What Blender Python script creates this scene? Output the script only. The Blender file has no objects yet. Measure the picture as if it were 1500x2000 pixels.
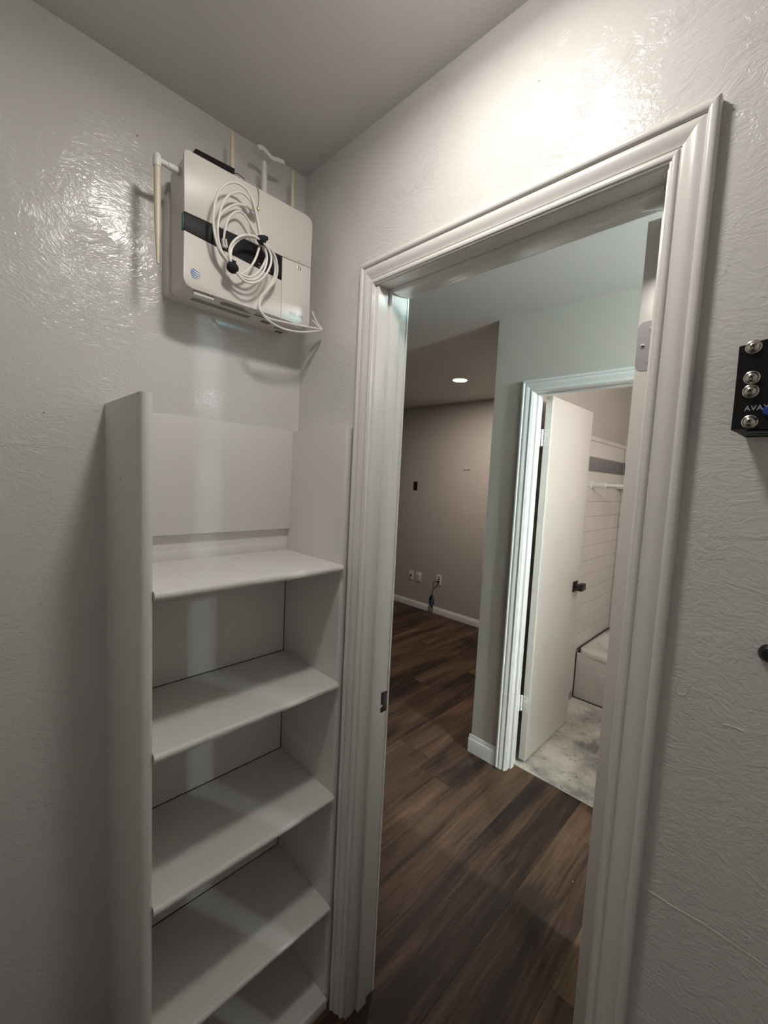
import bpy, bmesh, math, random
from mathutils import Vector, Matrix, Euler
random.seed(7)
sc = bpy.context.scene
COL = sc.collection
PI = math.pi

# ------------------------------------------------------------------ camera
CAM = Vector((1.13681, -0.74208, 1.56662))
EUL = Euler((1.487949, -0.049015, 0.771874), 'XYZ')
F_PX, PX, PY = 822.342, 15.134, 2.534
cd = bpy.data.cameras.new('camera')
cam = bpy.data.objects.new('camera', cd); COL.objects.link(cam)
cam.location = CAM; cam.rotation_euler = EUL
cd.sensor_fit = 'AUTO'; cd.sensor_width = 36.0
cd.lens = F_PX / 2000 * 36
cd.shift_x = -PX / 2000; cd.shift_y = PY / 2000
cd.clip_start = 0.02
sc.camera = cam

# ------------------------------------------------------------------ world, exposure, lamp strengths
w = bpy.data.worlds.new('world'); sc.world = w; w.use_nodes = True
w.node_tree.nodes['Background'].inputs[0].default_value = (0.02, 0.02, 0.02, 1)
w.node_tree.nodes['Background'].inputs[1].default_value = 0.3
sc.view_settings.view_transform = 'Standard'; sc.view_settings.look = 'None'
sc.view_settings.exposure = 0.0; sc.view_settings.gamma = 1.0
sc.view_settings.use_curve_mapping = False
CLOSET_L = ((1.0, 0.95, 0.885), 108.0)      # closet ceiling disc
HALL_UP = ((0.14, 0.80, 1.0), 950.0)     # teal glow added on the hall globe's upper faces to tint the ceiling
HALL_L = ((0.97, 0.985, 0.955), 1250.0)        # cool globe in the hall
BATH_L = ((1.0, 0.95, 0.90), 180.0)         # bathroom vanity lamp
DOWN_L = ((1.0, 0.86, 0.76), 560.0)        # recessed downlight in the far room

# ------------------------------------------------------------------ constants
H = 2.44
XA, XB, ZC, CW = 0.2833, 1.0112, 2.1027, 0.057     # closet door casing: outer left, outer right, outer top, width
WT = 0.105                                         # wall thickness
YC, XC = 1.312, -0.1115                            # hall wall with the bathroom door
XBO, ZBC = 0.0565, 2.0975
YF = 3.166

# ------------------------------------------------------------------ pixel -> point on a plane
RM = EUL.to_matrix()
def ray(u, v): return RM @ Vector(((u-750-PX)/F_PX, -(v-1000-PY)/F_PX, -1))
def on(ax, val, u, v):
    d = ray(u, v); t = (val-CAM[ax])/d[ax]; return CAM + d*t
def crop2(x, y): return 340+x/4.6875, 320+y/4.6875

# ------------------------------------------------------------------ materials
def srgb(r, g, b):
    f = lambda c: (c/255/12.92 if c/255 <= .04045 else ((c/255+.055)/1.055)**2.4)
    return (f(r), f(g), f(b), 1)
def newmat(name, col, rough=.5, metal=0, spec=.5, coat=0):
    m = bpy.data.materials.new(name); m.use_nodes = True
    b = m.node_tree.nodes['Principled BSDF']
    b.inputs['Base Color'].default_value = col
    b.inputs['Roughness'].default_value = rough
    b.inputs['Metallic'].default_value = metal
    b.inputs['Specular IOR Level'].default_value = spec
    b.inputs['Coat Weight'].default_value = coat
    return m
def N(m, t, **k):
    n = m.node_tree.nodes.new(t)
    for a, v in k.items():
        if a in n.inputs: n.inputs[a].default_value = v
        else: setattr(n, a, v)
    return n
def L(m, a, b): m.node_tree.links.new(a, b)
def pos(m, scale=(1, 1, 1), rot=(0, 0, 0)):
    g = N(m, 'ShaderNodeNewGeometry'); mp = N(m, 'ShaderNodeMapping')
    mp.inputs['Scale'].default_value = scale; mp.inputs['Rotation'].default_value = rot
    L(m, g.outputs['Position'], mp.inputs['Vector']); return mp.outputs[0]
def fine(m, scale, strength, dist=.0006, stretch=(1, 1, 1), var=.0):
    b = m.node_tree.nodes['Principled BSDF']
    n = N(m, 'ShaderNodeTexNoise', Scale=scale, Detail=5.0, Roughness=.6)
    L(m, pos(m, stretch), n.inputs['Vector'])
    bp = N(m, 'ShaderNodeBump', Strength=strength, Distance=dist)
    L(m, n.outputs['Fac'], bp.inputs['Height']); L(m, bp.outputs[0], b.inputs['Normal'])
    if var:
        c = b.inputs['Base Color'].default_value[:]
        n2 = N(m, 'ShaderNodeTexNoise', Scale=scale*.12, Detail=4.0)
        L(m, pos(m, stretch), n2.inputs['Vector'])
        r = N(m, 'ShaderNodeValToRGB')
        r.color_ramp.elements[0].position = .35; r.color_ramp.elements[1].position = .65
        r.color_ramp.elements[0].color = [x*(1-var) for x in c[:3]]+[1]
        r.color_ramp.elements[1].color = [min(1, x*(1+var)) for x in c[:3]]+[1]
        L(m, n2.outputs['Fac'], r.inputs[0]); L(m, r.outputs[0], b.inputs['Base Color'])
    return m
def trowel(name, col, rough, k=1.0):
    """semi-gloss paint over skip-trowel plaster: broken curved strokes, lumps and pits"""
    m = newmat(name, col, rough, spec=.5)
    b = m.node_tree.nodes['Principled BSDF']
    # domain warp
    wn = N(m, 'ShaderNodeTexNoise', Scale=4.5, Detail=3.0)
    P = pos(m); L(m, P, wn.inputs['Vector'])
    sub = N(m, 'ShaderNodeVectorMath', operation='SUBTRACT'); sub.inputs[1].default_value = (.5, .5, .5)
    L(m, wn.outputs['Color'], sub.inputs[0])
    scl = N(m, 'ShaderNodeVectorMath', operation='SCALE'); scl.inputs['Scale'].default_value = .16
    L(m, sub.outputs[0], scl.inputs[0])
    add = N(m, 'ShaderNodeVectorMath', operation='ADD')
    L(m, P, add.inputs[0]); L(m, scl.outputs[0], add.inputs[1])
    mp = N(m, 'ShaderNodeMapping'); mp.inputs['Scale'].default_value = (1, 1, 1.7); mp.inputs['Rotation'].default_value = (.35, .3, 0)
    L(m, add.outputs[0], mp.inputs[0])
    n1 = N(m, 'ShaderNodeTexNoise', Scale=38.0, Detail=5.0, Roughness=.6, Distortion=.9)
    L(m, mp.outputs[0], n1.inputs['Vector'])
    # ridges
    r1 = N(m, 'ShaderNodeMath', operation='SUBTRACT'); r1.inputs[1].default_value = .5
    L(m, n1.outputs['Fac'], r1.inputs[0])
    r2 = N(m, 'ShaderNodeMath', operation='ABSOLUTE'); L(m, r1.outputs[0], r2.inputs[0])
    r3 = N(m, 'ShaderNodeMapRange'); r3.inputs['From Min'].default_value = 0; r3.inputs['From Max'].default_value = .07
    r3.inputs['To Min'].default_value = 1; r3.inputs['To Max'].default_value = 0
    L(m, r2.outputs[0], r3.inputs['Value'])
    msk = N(m, 'ShaderNodeTexNoise', Scale=7.0, Detail=3.0); L(m, P, msk.inputs['Vector'])
    mr = N(m, 'ShaderNodeMapRange'); mr.inputs['From Min'].default_value = .47; mr.inputs['From Max'].default_value = .62
    L(m, msk.outputs['Fac'], mr.inputs['Value'])
    mul = N(m, 'ShaderNodeMath', operation='MULTIPLY'); r4 = N(m, 'ShaderNodeMath', operation='MULTIPLY'); r4.inputs[1].default_value = .32; L(m, r3.outputs[0], r4.inputs[0]); L(m, r4.outputs[0], mul.inputs[0]); L(m, mr.outputs[0], mul.inputs[1])
    mp2 = N(m, 'ShaderNodeMapping'); mp2.inputs['Scale'].default_value = (.75, .75, 1.5); mp2.inputs['Rotation'].default_value = (.5, -.4, .2)
    L(m, add.outputs[0], mp2.inputs[0])
    n2 = N(m, 'ShaderNodeTexNoise', Scale=88.0, Detail=2.5, Roughness=.5, Distortion=.8); L(m, mp2.outputs[0], n2.inputs['Vector'])
    h = N(m, 'ShaderNodeMath', operation='MULTIPLY_ADD'); h.inputs[1].default_value = .95
    L(m, n2.outputs['Fac'], h.inputs[0]); L(m, mul.outputs[0], h.inputs[2])
    h2 = N(m, 'ShaderNodeMath', operation='MULTIPLY_ADD'); h2.inputs[1].default_value = .55
    L(m, n1.outputs['Fac'], h2.inputs[0]); L(m, h.outputs[0], h2.inputs[2])
    bp = N(m, 'ShaderNodeBump', Strength=1.0, Distance=.0011*k)
    L(m, h2.outputs[0], bp.inputs['Height']); L(m, bp.outputs[0], b.inputs['Normal'])
    return m
M = {}
M['wall'] = trowel('closet_wall_paint', (.73, .715, .695, 1), .17)
M['hallwall'] = trowel('hall_wall_paint', (.54, .505, .46, 1), .5, .5)
M['ceil'] = fine(newmat('ceiling_paint', (.72, .705, .69, 1), .55), 240, .35, .0006)
M['trim'] = fine(newmat('gloss_trim_paint', (.77, .75, .725, 1), .22), 22, .06, .0005)
M['trim2'] = newmat('white_trim_paint', (.78, .78, .77, 1), .42)
M['shelf'] = fine(newmat('shelf_paint', (.76, .74, .715, 1), .36), 90, .25, .0005, (1, 1, .4))
M['doorleaf'] = fine(newmat('door_paint', (.74, .71, .67, 1), .32), 40, .1, .0004)
M['plastic'] = newmat('white_plastic', (.72, .68, .645, 1), .38)
M['plasticdark'] = newmat('grey_slot', (.16, .15, .14, 1), .6)
M['seam'] = newmat('seam_grey', (.33, .31, .29, 1), .6)
M['cream'] = newmat('cream_plastic', (.74, .66, .50, 1), .4)
M['white'] = newmat('bright_plastic', (.80, .79, .76, 1), .4)
M['black'] = newmat('black_plastic', (.012, .012, .014, 1), .25)
M['stripe'] = newmat('black_satin_stripe', (.012, .012, .015, 1), .5, spec=.2)
M['rubber'] = fine(newmat('black_velcro', (.010, .010, .011, 1), .85), 900, .8, .0008)
M['blue'] = newmat('logo_blue', srgb(40, 105, 185), .4)
M['bluecord'] = newmat('blue_cord', srgb(45, 70, 110), .45)
M['ink'] = newmat('grey_ink', (.22, .21, .2, 1), .5)
M['chrome'] = newmat('nickel', (.62, .58, .52, 1), .22, 1)
M['steel'] = fine(newmat('satin_steel', (.50, .48, .50, 1), .42, .7), 200, .1, .0002)
M['gold'] = newmat('brass', (.6, .45, .22, 1), .3, 1)
M['matteblack'] = newmat('matte_black_metal', (.012, .010, .014, 1), .35)
M['device'] = fine(newmat('black_powder_coat', (.006, .006, .007, 1), .45, spec=.25), 500, .15, .0002)
M['silverink'] = newmat('silver_print', (.55, .55, .56, 1), .4)
M['pcb'] = newmat('green_board', srgb(40, 90, 80), .4)
M['purple'] = newmat('purple_grey_plastic', srgb(92, 84, 100), .4)
M['cobalt'] = newmat('cobalt_plastic', srgb(30, 60, 140), .35)
M['red'] = newmat('red_wire', srgb(110, 40, 36), .5)
M['cable'] = newmat('white_cable_jacket', (.80, .77, .73, 1), .38)
M['clear'] = newmat('clear_plug', (.62, .60, .57, 1), .18)
M['tile'] = newmat('white_glazed_tile', (.74, .70, .66, 1), .2)
M['grout'] = newmat('grey_grout', (.36, .33, .30, 1), .8)
M['mosaic'] = newmat('grey_glass_mosaic', (.20, .19, .195, 1), .2)
M['tub'] = fine(newmat('tub_enamel', (.74, .71, .67, 1), .25), 12, .05, .001)
M['dirt'] = fine(newmat('dirty_gap', (.05, .04, .032, 1), .9), 60, .8, .002)
M['hole'] = newmat('dark_hole', (.004, .003, .003, 1), .9)

def wood_mat():
    m = newmat('dark_plank', (.08, .05, .035, 1), .45, spec=.2)
    b = m.node_tree.nodes['Principled BSDF']
    oi = N(m, 'ShaderNodeObjectInfo')
    off = N(m, 'ShaderNodeMath', operation='MULTIPLY'); off.inputs[1].default_value = 37.0
    L(m, oi.outputs['Random'], off.inputs[0])
    cmb = N(m, 'ShaderNodeCombineXYZ'); L(m, off.outputs[0], cmb.inputs['X']); L(m, off.outputs[0], cmb.inputs['Z'])
    g = N(m, 'ShaderNodeNewGeometry')
    add = N(m, 'ShaderNodeVectorMath', operation='ADD'); L(m, g.outputs['Position'], add.inputs[0]); L(m, cmb.outputs[0], add.inputs[1])
    def noise(scale, st, det=5., dis=0., ro=.55):
        mp = N(m, 'ShaderNodeMapping'); mp.inputs['Scale'].default_value = st; L(m, add.outputs[0], mp.inputs[0])
        n = N(m, 'ShaderNodeTexNoise', Scale=scale, Detail=det, Roughness=ro, Distortion=dis)
        L(m, mp.outputs[0], n.inputs['Vector']); return n.outputs['Fac']
    big = noise(7.5, (1, .13, 1), 3., .7)
    mid = noise(26, (1, .05, 1), 6., 1.2, .7)
    fin = noise(120, (1, .035, 1), 4., .3, .6)
    r = N(m, 'ShaderNodeValToRGB'); e = r.color_ramp.elements
    e[0].position = .36; e[0].color = (.021, .014, .013, 1)
    e[1].position = .68; e[1].color = (.165, .098, .058, 1)
    for p_, c_ in ((.43, (.034, .020, .015, 1)), (.51, (.074, .042, .027, 1)), (.59, (.104, .062, .039, 1))):
        x = e.new(p_); x.color = c_
    a1 = N(m, 'ShaderNodeMath', operation='MULTIPLY_ADD'); a1.inputs[1].default_value = .48; L(m, mid, a1.inputs[0])
    a0 = N(m, 'ShaderNodeMath', operation='MULTIPLY'); a0.inputs[1].default_value = .62; L(m, big, a0.inputs[0]); L(m, a0.outputs[0], a1.inputs[2])
    a2 = N(m, 'ShaderNodeMath', operation='MULTIPLY_ADD'); a2.inputs[1].default_value = .16; L(m, fin, a2.inputs[0]); L(m, a1.outputs[0], a2.inputs[2])
    rr = N(m, 'ShaderNodeMath', operation='MULTIPLY_ADD'); rr.inputs[1].default_value = .10; L(m, oi.outputs['Random'], rr.inputs[0]); L(m, a2.outputs[0], rr.inputs[2])
    sh = N(m, 'ShaderNodeMath', operation='SUBTRACT'); sh.inputs[1].default_value = .160; L(m, rr.outputs[0], sh.inputs[0])
    L(m, sh.outputs[0], r.inputs[0]); L(m, r.outputs[0], b.inputs['Base Color'])
    bp = N(m, 'ShaderNodeBump', Strength=.35, Distance=.0006); L(m, fin, bp.inputs['Height']); L(m, bp.outputs[0], b.inputs['Normal'])
    return m
M['wood'] = wood_mat()
def conc_mat():
    m = newmat('skim_coated_concrete', (.6, .58, .54, 1), .75)
    b = m.node_tree.nodes['Principled BSDF']
    n = N(m, 'ShaderNodeTexNoise', Scale=3.4, Detail=6.0, Roughness=.6); L(m, pos(m), n.inputs['Vector'])
    r = N(m, 'ShaderNodeValToRGB'); e = r.color_ramp.elements
    e[0].position = .36; e[0].color = (.20, .19, .175, 1); e[1].position = .60; e[1].color = (.68, .65, .58, 1)
    x = e.new(.47); x.color = (.42, .40, .36, 1)
    L(m, n.outputs['Fac'], r.inputs[0])
    n2 = N(m, 'ShaderNodeTexNoise', Scale=26.0, Detail=5.0, Roughness=.7); L(m, pos(m, (1, 2, 1), (0, 0, .5)), n2.inputs['Vector'])
    r2 = N(m, 'ShaderNodeValToRGB'); r2.color_ramp.elements[0].position = .33; r2.color_ramp.elements[1].position = .41
    r2.color_ramp.elements[0].color = (.25, .23, .21, 1); r2.color_ramp.elements[1].color = (1, 1, 1, 1)
    L(m, n2.outputs['Fac'], r2.inputs[0])
    mx = N(m, 'ShaderNodeMixRGB', blend_type='MULTIPLY'); mx.inputs[0].default_value = 1
    L(m, r.outputs[0], mx.inputs[1]); L(m, r2.outputs[0], mx.inputs[2]); L(m, mx.outputs[0], b.inputs['Base Color'])
    bp = N(m, 'ShaderNodeBump', Strength=.4, Distance=.002); L(m, n.outputs['Fac'], bp.inputs['Height']); L(m, bp.outputs[0], b.inputs['Normal'])
    return m
M['conc'] = conc_mat()
def emat(name, cs):
    m = bpy.data.materials.new(name); m.use_nodes = True
    b = m.node_tree.nodes['Principled BSDF']
    b.inputs['Base Color'].default_value = (.8, .8, .8, 1)
    b.inputs['Emission Color'].default_value = (*cs[0], 1); b.inputs['Emission Strength'].default_value = cs[1]
    return m

# ------------------------------------------------------------------ mesh helpers
def tag(o, label=None, cat=None, group=None, kind=None):
    if label: o['label'] = label
    if cat: o['category'] = cat
    if group: o['group'] = group
    if kind: o['kind'] = kind
    return o
def empty(name, loc=(0, 0, 0)):
    o = bpy.data.objects.new(name, None); COL.objects.link(o); o.location = loc; o.empty_display_size = .05
    return o
def obj(name, bm, mat, parent=None, smooth=False):
    bmesh.ops.recalc_face_normals(bm, faces=bm.faces[:])
    me = bpy.data.meshes.new(name); bm.to_mesh(me); bm.free()
    for m in (mat if isinstance(mat, (list, tuple)) else [mat]): me.materials.append(m)
    if smooth:
        for p in me.polygons: p.use_smooth = True
        if smooth != 'all':
            me.set_sharp_from_angle(angle=math.radians(40))
    o = bpy.data.objects.new(name, me); COL.objects.link(o)
    if parent:
        # world-space meshes: keep them in place when the parent stands elsewhere
        o.parent = parent; o.location = -Vector(parent.location)
        if parent.parent: o.location = -Vector(parent.location) - Vector(parent.parent.location)
    return o
def bx(bm, a, b, bev=0, seg=2):
    x0, y0, z0 = (min(a[i], b[i]) for i in range(3)); x1, y1, z1 = (max(a[i], b[i]) for i in range(3))
    t = bmesh.new()
    v = [t.verts.new(q) for q in ((x0,y0,z0),(x1,y0,z0),(x1,y1,z0),(x0,y1,z0),(x0,y0,z1),(x1,y0,z1),(x1,y1,z1),(x0,y1,z1))]
    for f in ((0,3,2,1),(4,5,6,7),(0,1,5,4),(1,2,6,5),(2,3,7,6),(3,0,4,7)): t.faces.new([v[i] for i in f])
    if bev: bmesh.ops.bevel(t, geom=t.edges[:], offset=bev, segments=seg, profile=.5, affect='EDGES')
    merge(bm, t); return bm
def merge(bm, t):
    me = bpy.data.meshes.new('tmp'); t.to_mesh(me); t.free(); bm.from_mesh(me); bpy.data.meshes.remove(me)
def box(name, a, b, mat, parent=None, bev=0, seg=2, smooth=False):
    return obj(name, bx(bmesh.new(), a, b, bev, seg), mat, parent, smooth or bev > 0)
def prism(pts, d):
    """pts: closed 3D polygon; extruded by vector d"""
    bm = bmesh.new(); d = Vector(d)
    a = [bm.verts.new(p) for p in pts]; b = [bm.verts.new(Vector(p)+d) for p in pts]
    bm.faces.new(a); bm.faces.new(b[::-1]); n = len(a)
    for i in range(n): bm.faces.new((a[i], a[(i+1) % n], b[(i+1) % n], b[i]))
    return bm
def loft(rings, cap=True, closed=True):
    bm = bmesh.new(); R_ = [[bm.verts.new(p) for p in r] for r in rings]
    for r, s in zip(R_, R_[1:]):
        n = len(r)
        for i in range(n if closed else n-1): bm.faces.new((r[i], r[(i+1) % n], s[(i+1) % n], s[i]))
    if cap: bm.faces.new(R_[0][::-1]); bm.faces.new(R_[-1])
    return bm
def frame(d):
    d = Vector(d).normalized(); up = Vector((0, 0, 1)) if abs(d.z) < .9 else Vector((1, 0, 0))
    a = d.cross(up).normalized(); return a, d.cross(a).normalized()
def lathe(p0, p1, prof, seg=20):
    """prof: (fraction along p0->p1, radius)"""
    p0, p1 = Vector(p0), Vector(p1); a, b = frame(p1-p0)
    return loft([[p0.lerp(p1, t)+(a*math.cos(2*PI*k/seg)+b*math.sin(2*PI*k/seg))*max(r, 1e-5) for k in range(seg)] for t, r in prof])
def smoothpath(P, n=6):
    P = [Vector(p) for p in P]; Q = [P[0]*2-P[1]]+P+[P[-1]*2-P[-2]]; out = []
    for i in range(1, len(Q)-2):
        for k in range(n):
            t = k/n; a, b, c, d = Q[i-1:i+3]
            out.append(.5*((2*b)+(c-a)*t+(2*a-5*b+4*c-d)*t*t+(3*b-a-3*c+d)*t**3))
    out.append(P[-1]); return out
def tube(P, r, seg=8, n=6):
    P = smoothpath(P, n); rings = []; a = None
    for i, p in enumerate(P):
        d = (P[min(i+1, len(P)-1)]-P[max(i-1, 0)]).normalized()
        if a is None: a, _ = frame(d)
        a = (a-d*a.dot(d)).normalized(); b = d.cross(a)
        rr = r(i/(len(P)-1)) if callable(r) else r
        rings.append([p+(a*math.cos(2*PI*k/seg)+b*math.sin(2*PI*k/seg))*rr for k in range(seg)])
    return loft(rings)
def rrect(y0, y1, z0, z1, r, seg=5, shear=0):
    out = []
    for cy, cz, a0 in ((y1-r, z1-r, 0), (y0+r, z1-r, 90), (y0+r, z0+r, 180), (y1-r, z0+r, 270)):
        for k in range(seg+1):
            a = math.radians(a0+90*k/seg); out.append((cy+r*math.cos(a), cz+r*math.sin(a)))
    return out
def disc(c, nrm, r, t, seg=28, bev=.15):
    c = Vector(c); n = Vector(nrm).normalized()
    return lathe(c, c+n*t, [(0, r), (1-bev, r), (1, r*(1-bev*.5))], seg)
def text_mesh(name, s, size, mat, parent, loc, rot, ext=.0003, shear=0, spacing=1.0, off=0):
    cu = bpy.data.curves.new(name, 'FONT'); cu.body = s; cu.size = size; cu.extrude = ext; cu.shear = shear; cu.space_character = spacing; cu.offset = off
    t = bpy.data.objects.new('t', cu); COL.objects.link(t)
    dg = bpy.context.evaluated_depsgraph_get(); me = bpy.data.meshes.new_from_object(t.evaluated_get(dg))
    bpy.data.objects.remove(t); bpy.data.curves.remove(cu)
    me.materials.clear(); me.materials.append(mat)
    me.transform(Matrix.Translation(loc) @ rot)
    o = bpy.data.objects.new(name, me); COL.objects.link(o)
    o.parent = parent; o.location = -Vector(parent.location)
    return o

# ------------------------------------------------------------------ the setting: walls, ceiling, floor
def wall(name, boxes, mat, label):
    bm = bmesh.new()
    for a, b in boxes: bx(bm, a, b)
    return tag(obj(name, bm, mat), label, 'wall', kind='structure')
JX0, JX1, JZ = XA+CW, XB-CW, ZC-CW                  # clear opening edges = casing inner edges
CX1, CY0 = 1.62, -1.32                              # closet extents
NI = -0.0170                                        # shallow niche behind the bookcase
BW, BZ, BD = 0.508, 1.6953, 0.2694
wl = wall('wall_left', [((-.12, CY0-.1, 0), (0, -BW, H)), ((-.12, -BW, BZ), (0, 0, H)), ((-.12, -BW, 0), (NI, 0, BZ))], M['wall'],
     'glossy off-white trowelled closet wall behind the bookcase and alarm box')
wf = wall('wall_front', [((-.12, 0, 0), (JX0-.018, WT, H)), ((JX1+.018, 0, 0), (CX1, WT, H)), ((JX0-.018, 0, JZ+.018), (JX1+.018, WT, H))], M['wall'],
     'glossy off-white trowelled closet wall around the near doorway')
wall('wall_right', [((CX1, CY0-.1, 0), (CX1+.1, WT, H))], M['wall'], 'closet side wall beyond the right picture edge')
wall('wall_back', [((0, CY0-.1, 0), (CX1, CY0, H))], M['wall'], 'closet wall behind the camera')
wall('wall_hall_near', [((CX1+.1, 0, 0), (3.6, WT, H))], M['hallwall'], 'hall wall continuing right of the closet')
wall('wall_hall_end', [((3.6, 0, 0), (3.7, YC+WT, H))], M['hallwall'], 'end wall of the hall far to the right')
BJ0, BJ1, BJZ = XBO+CW, XBO+CW+.61, ZBC-CW
wall('wall_hall', [((XC, YC, 0), (BJ0-.018, YC+WT, H)), ((BJ1+.018, YC, 0), (3.6, YC+WT, H)), ((BJ0-.018, YC, BJZ+.018), (BJ1+.018, YC+WT, H))], M['hallwall'],
     'greige hall wall around the bathroom doorway')
XT, YT1, YT0, TUBH = 0.048, 3.15, 2.427, 0.372
wbl = wall('wall_bathroom_left', [((XC, YC+WT, 0), (XT-.008, YT1+.008, H))], M['hallwall'], 'bathroom wall left of the tub, brown-grey paint above white tile')
wbb = wall('wall_bathroom_back', [((XC, YT1+.008, 0), (1.85, YT1+.12, H))], M['hallwall'], 'bathroom wall behind the tub, brown-grey paint above white tile')
wall('wall_bathroom_right', [((1.75, YC+WT, 0), (1.85, YT1+.008, H))], M['hallwall'], 'bathroom wall on the unseen right side')
wfar = wall('wall_far', [((-4.7, YF, 0), (XC, YF+.1, H))], M['hallwall'], 'dim greige far wall of the room past the hall')
wall('wall_room_left', [((-4.7, -2.6, 0), (-4.6, YF, H))], M['hallwall'], 'left wall of the dim room, out of view')
wall('wall_room_front', [((-4.6, -2.6, 0), (-.12, -2.5, H)), ((-.12, -2.6, 0), (-.1, CY0-.1, H))], M['hallwall'], 'near wall of the dim room, out of view')
tag(box('ceiling', (-4.7, -2.6, H), (3.7, 3.3, H+.08), M['ceil']), 'flat painted ceiling over closet, hall and rooms', 'ceiling', kind='structure')

# floor: slab, planks as parts, concrete in the bathroom
fl = tag(box('floor', (-4.7, -2.6, -.1), (3.7, YF+.1, -.009), M['dirt']), 'dark brown wood plank floor of hall, room and closet', 'floor', kind='structure')
seams = [0.011-.238*k for k in range(20, 0, -1)]+[0.011, .248, .490, .716, .954, 1.192, 1.43, 1.668]
joint = {0: .985, 1: -.06, 2: -.09, 3: 1.16, 4: .515, 5: .88}
PL = 1.52
base = {}
def plank(x0, x1, y0, y1, name='plank'):
    g = .0002; cx, cy = (x0+x1)/2, (y0+y1)/2; key = (round(x1-x0, 4), round(y1-y0, 4))
    if key not in base:
        t = bmesh.new(); hx, hy = (x1-x0)/2-g, (y1-y0)/2-g; c = .0006
        rings = [[(-hx, -hy, -.008), (hx, -hy, -.008), (hx, hy, -.008), (-hx, hy, -.008)],
                 [(-hx, -hy, -c), (hx, -hy, -c), (hx, hy, -c), (-hx, hy, -c)],
                 [(-hx+c, -hy+c, 0), (hx-c, -hy+c, 0), (hx-c, hy-c, 0), (-hx+c, hy-c, 0)]]
        bb = loft(rings); t.free(); me = bpy.data.meshes.new(name); bmesh.ops.recalc_face_normals(bb, faces=bb.faces[:])
        bb.to_mesh(me); bb.free(); me.materials.append(M['wood']); base[key] = me
    o = bpy.data.objects.new(name, base[key]); COL.objects.link(o); o.location = (cx, cy, 0); o.parent = fl
def in_bath(x, y): return x > XC and y > YC+.088
for i in range(len(seams)-1):
    x0, x1 = seams[i], seams[i+1]
    k = i-19
    j = joint.get(k, (k*.437) % PL)
    ytop = (YF-.002) if x1 < XC+.13 else 1.397
    ylo = -1.3 if x0 > -.15 else -.4
    if x0 < -3.0 : continue
    ys = [j+PL*n for n in range(-3, 4)]
    for a in ys:
        b = a+PL; a2, b2 = max(a, ylo), min(b, ytop)
        if b2-a2 < .02: continue
        plank(x0, x1, a2, b2)
# rest of the floor, never seen from near the camera: one plain surface
box('plank_field', (-4.6, -2.5, -.008), (seams[[i for i in range(len(seams)) if seams[i] >= -3.0][0]], YF, 0), M['wood'], fl)['kind'] = 'stuff'
box('plank_field', (seams[-1], WT, -.008), (3.6, 1.397, 0), M['wood'], fl)['kind'] = 'stuff'
tag(box('floor_bathroom', (XC+.02, 1.398, -.02), (1.75, YT1, .0015), M['conc']), 'patchy white and grey bare concrete bathroom floor', 'floor', kind='structure')

# ------------------------------------------------------------------ casings
PROF = [(0, 0), (0, 14), (1.5, 16.5), (5, 18), (9, 18), (12.5, 16.5), (14.2, 14), (14.8, 12.2), (16, 12.6), (20, 13.6), (25, 13.4), (30, 12), (35, 9.8), (39, 8.2), (42, 7.8),
        (42.8, 6.4), (44.4, 6.4), (45.4, 8.2), (48, 9.4), (51, 9.2), (53.5, 8), (54.5, 5.6), (57, 5.2), (57, 0)]
PROF = [(a/1000, b/1000) for a, b in PROF]
def casing_set(x0, x1, zc, yw, s, mat, parent, lean=0, z0=0, wl=1.0):
    """x0,x1 outer edges, zc outer top, yw wall plane, s = -1 faces -y"""
    def P(x, y, z): return (x - lean*(zc-z)/zc if x < (x0+x1)/2 else x, y, z)
    for nm, f0, f1 in (('casing', lambda t, h: P(x0+t*wl, yw+s*h, z0), lambda t, h: P(x0+t*wl, yw+s*h, zc-t)),
                       ('casing', lambda t, h: P(x1-t, yw+s*h, z0), lambda t, h: P(x1-t, yw+s*h, zc-t)),
                       ('head_casing', lambda t, h: P(x0+t*wl, yw+s*h, zc-t), lambda t, h: P(x1-t, yw+s*h, zc-t))):
        e = .0004
        bm = loft([[f0(t, h) for t, h in PROF], [f1(t, h) for t, h in PROF]])
        obj(nm, bm, mat, parent, True)
LEAN = .004
t1 = tag(empty('trim_1', ((JX0+JX1)/2, 0, 0)), 'glossy off-white moulded frame of the near closet doorway', 'door frame', kind='structure')
casing_set(XA-.002, XB, ZC, 0, -1, M['trim'], t1, LEAN, 0, .80)
casing_set(XA, XB, ZC, WT, 1, M['trim2'], t1, LEAN)
def leanbox(name, a, b, mat, parent, lean, zt, bev=.0008):
    bm = bx(bmesh.new(), a, b, bev)
    for v in bm.verts: v.co.x -= lean*(zt-v.co.z)/zt
    return obj(name, bm, mat, parent, True)
RV = .005   # reveal
leanbox('jamb', (JX0-.020, 0, 0), (JX0-.002, WT, JZ), M['trim'], t1, LEAN, ZC)
box('jamb', (JX1-RV+.002, 0, 0), (JX1+.018, WT, JZ), M['trim'], t1, .0008)
box('head_jamb', (JX0-.012, 0, JZ-.002), (JX1+.012, WT, JZ+.018), M['trim'], t1, .0008)
LX = JX0-.002
leanbox('door_stop', (LX, .036, 0), (LX+.011, .070, JZ-.002), M['trim'], t1, LEAN, ZC, .0015)
box('door_stop', (JX1-RV+.002-.011, .036, 0), (JX1-RV+.002, .070, JZ-.002), M['trim'], t1, .0015)
box('head_stop', (LX+.011, .036, JZ-.013), (JX1-RV-.009, .070, JZ-.002), M['trim'], t1, .0015)
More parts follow.
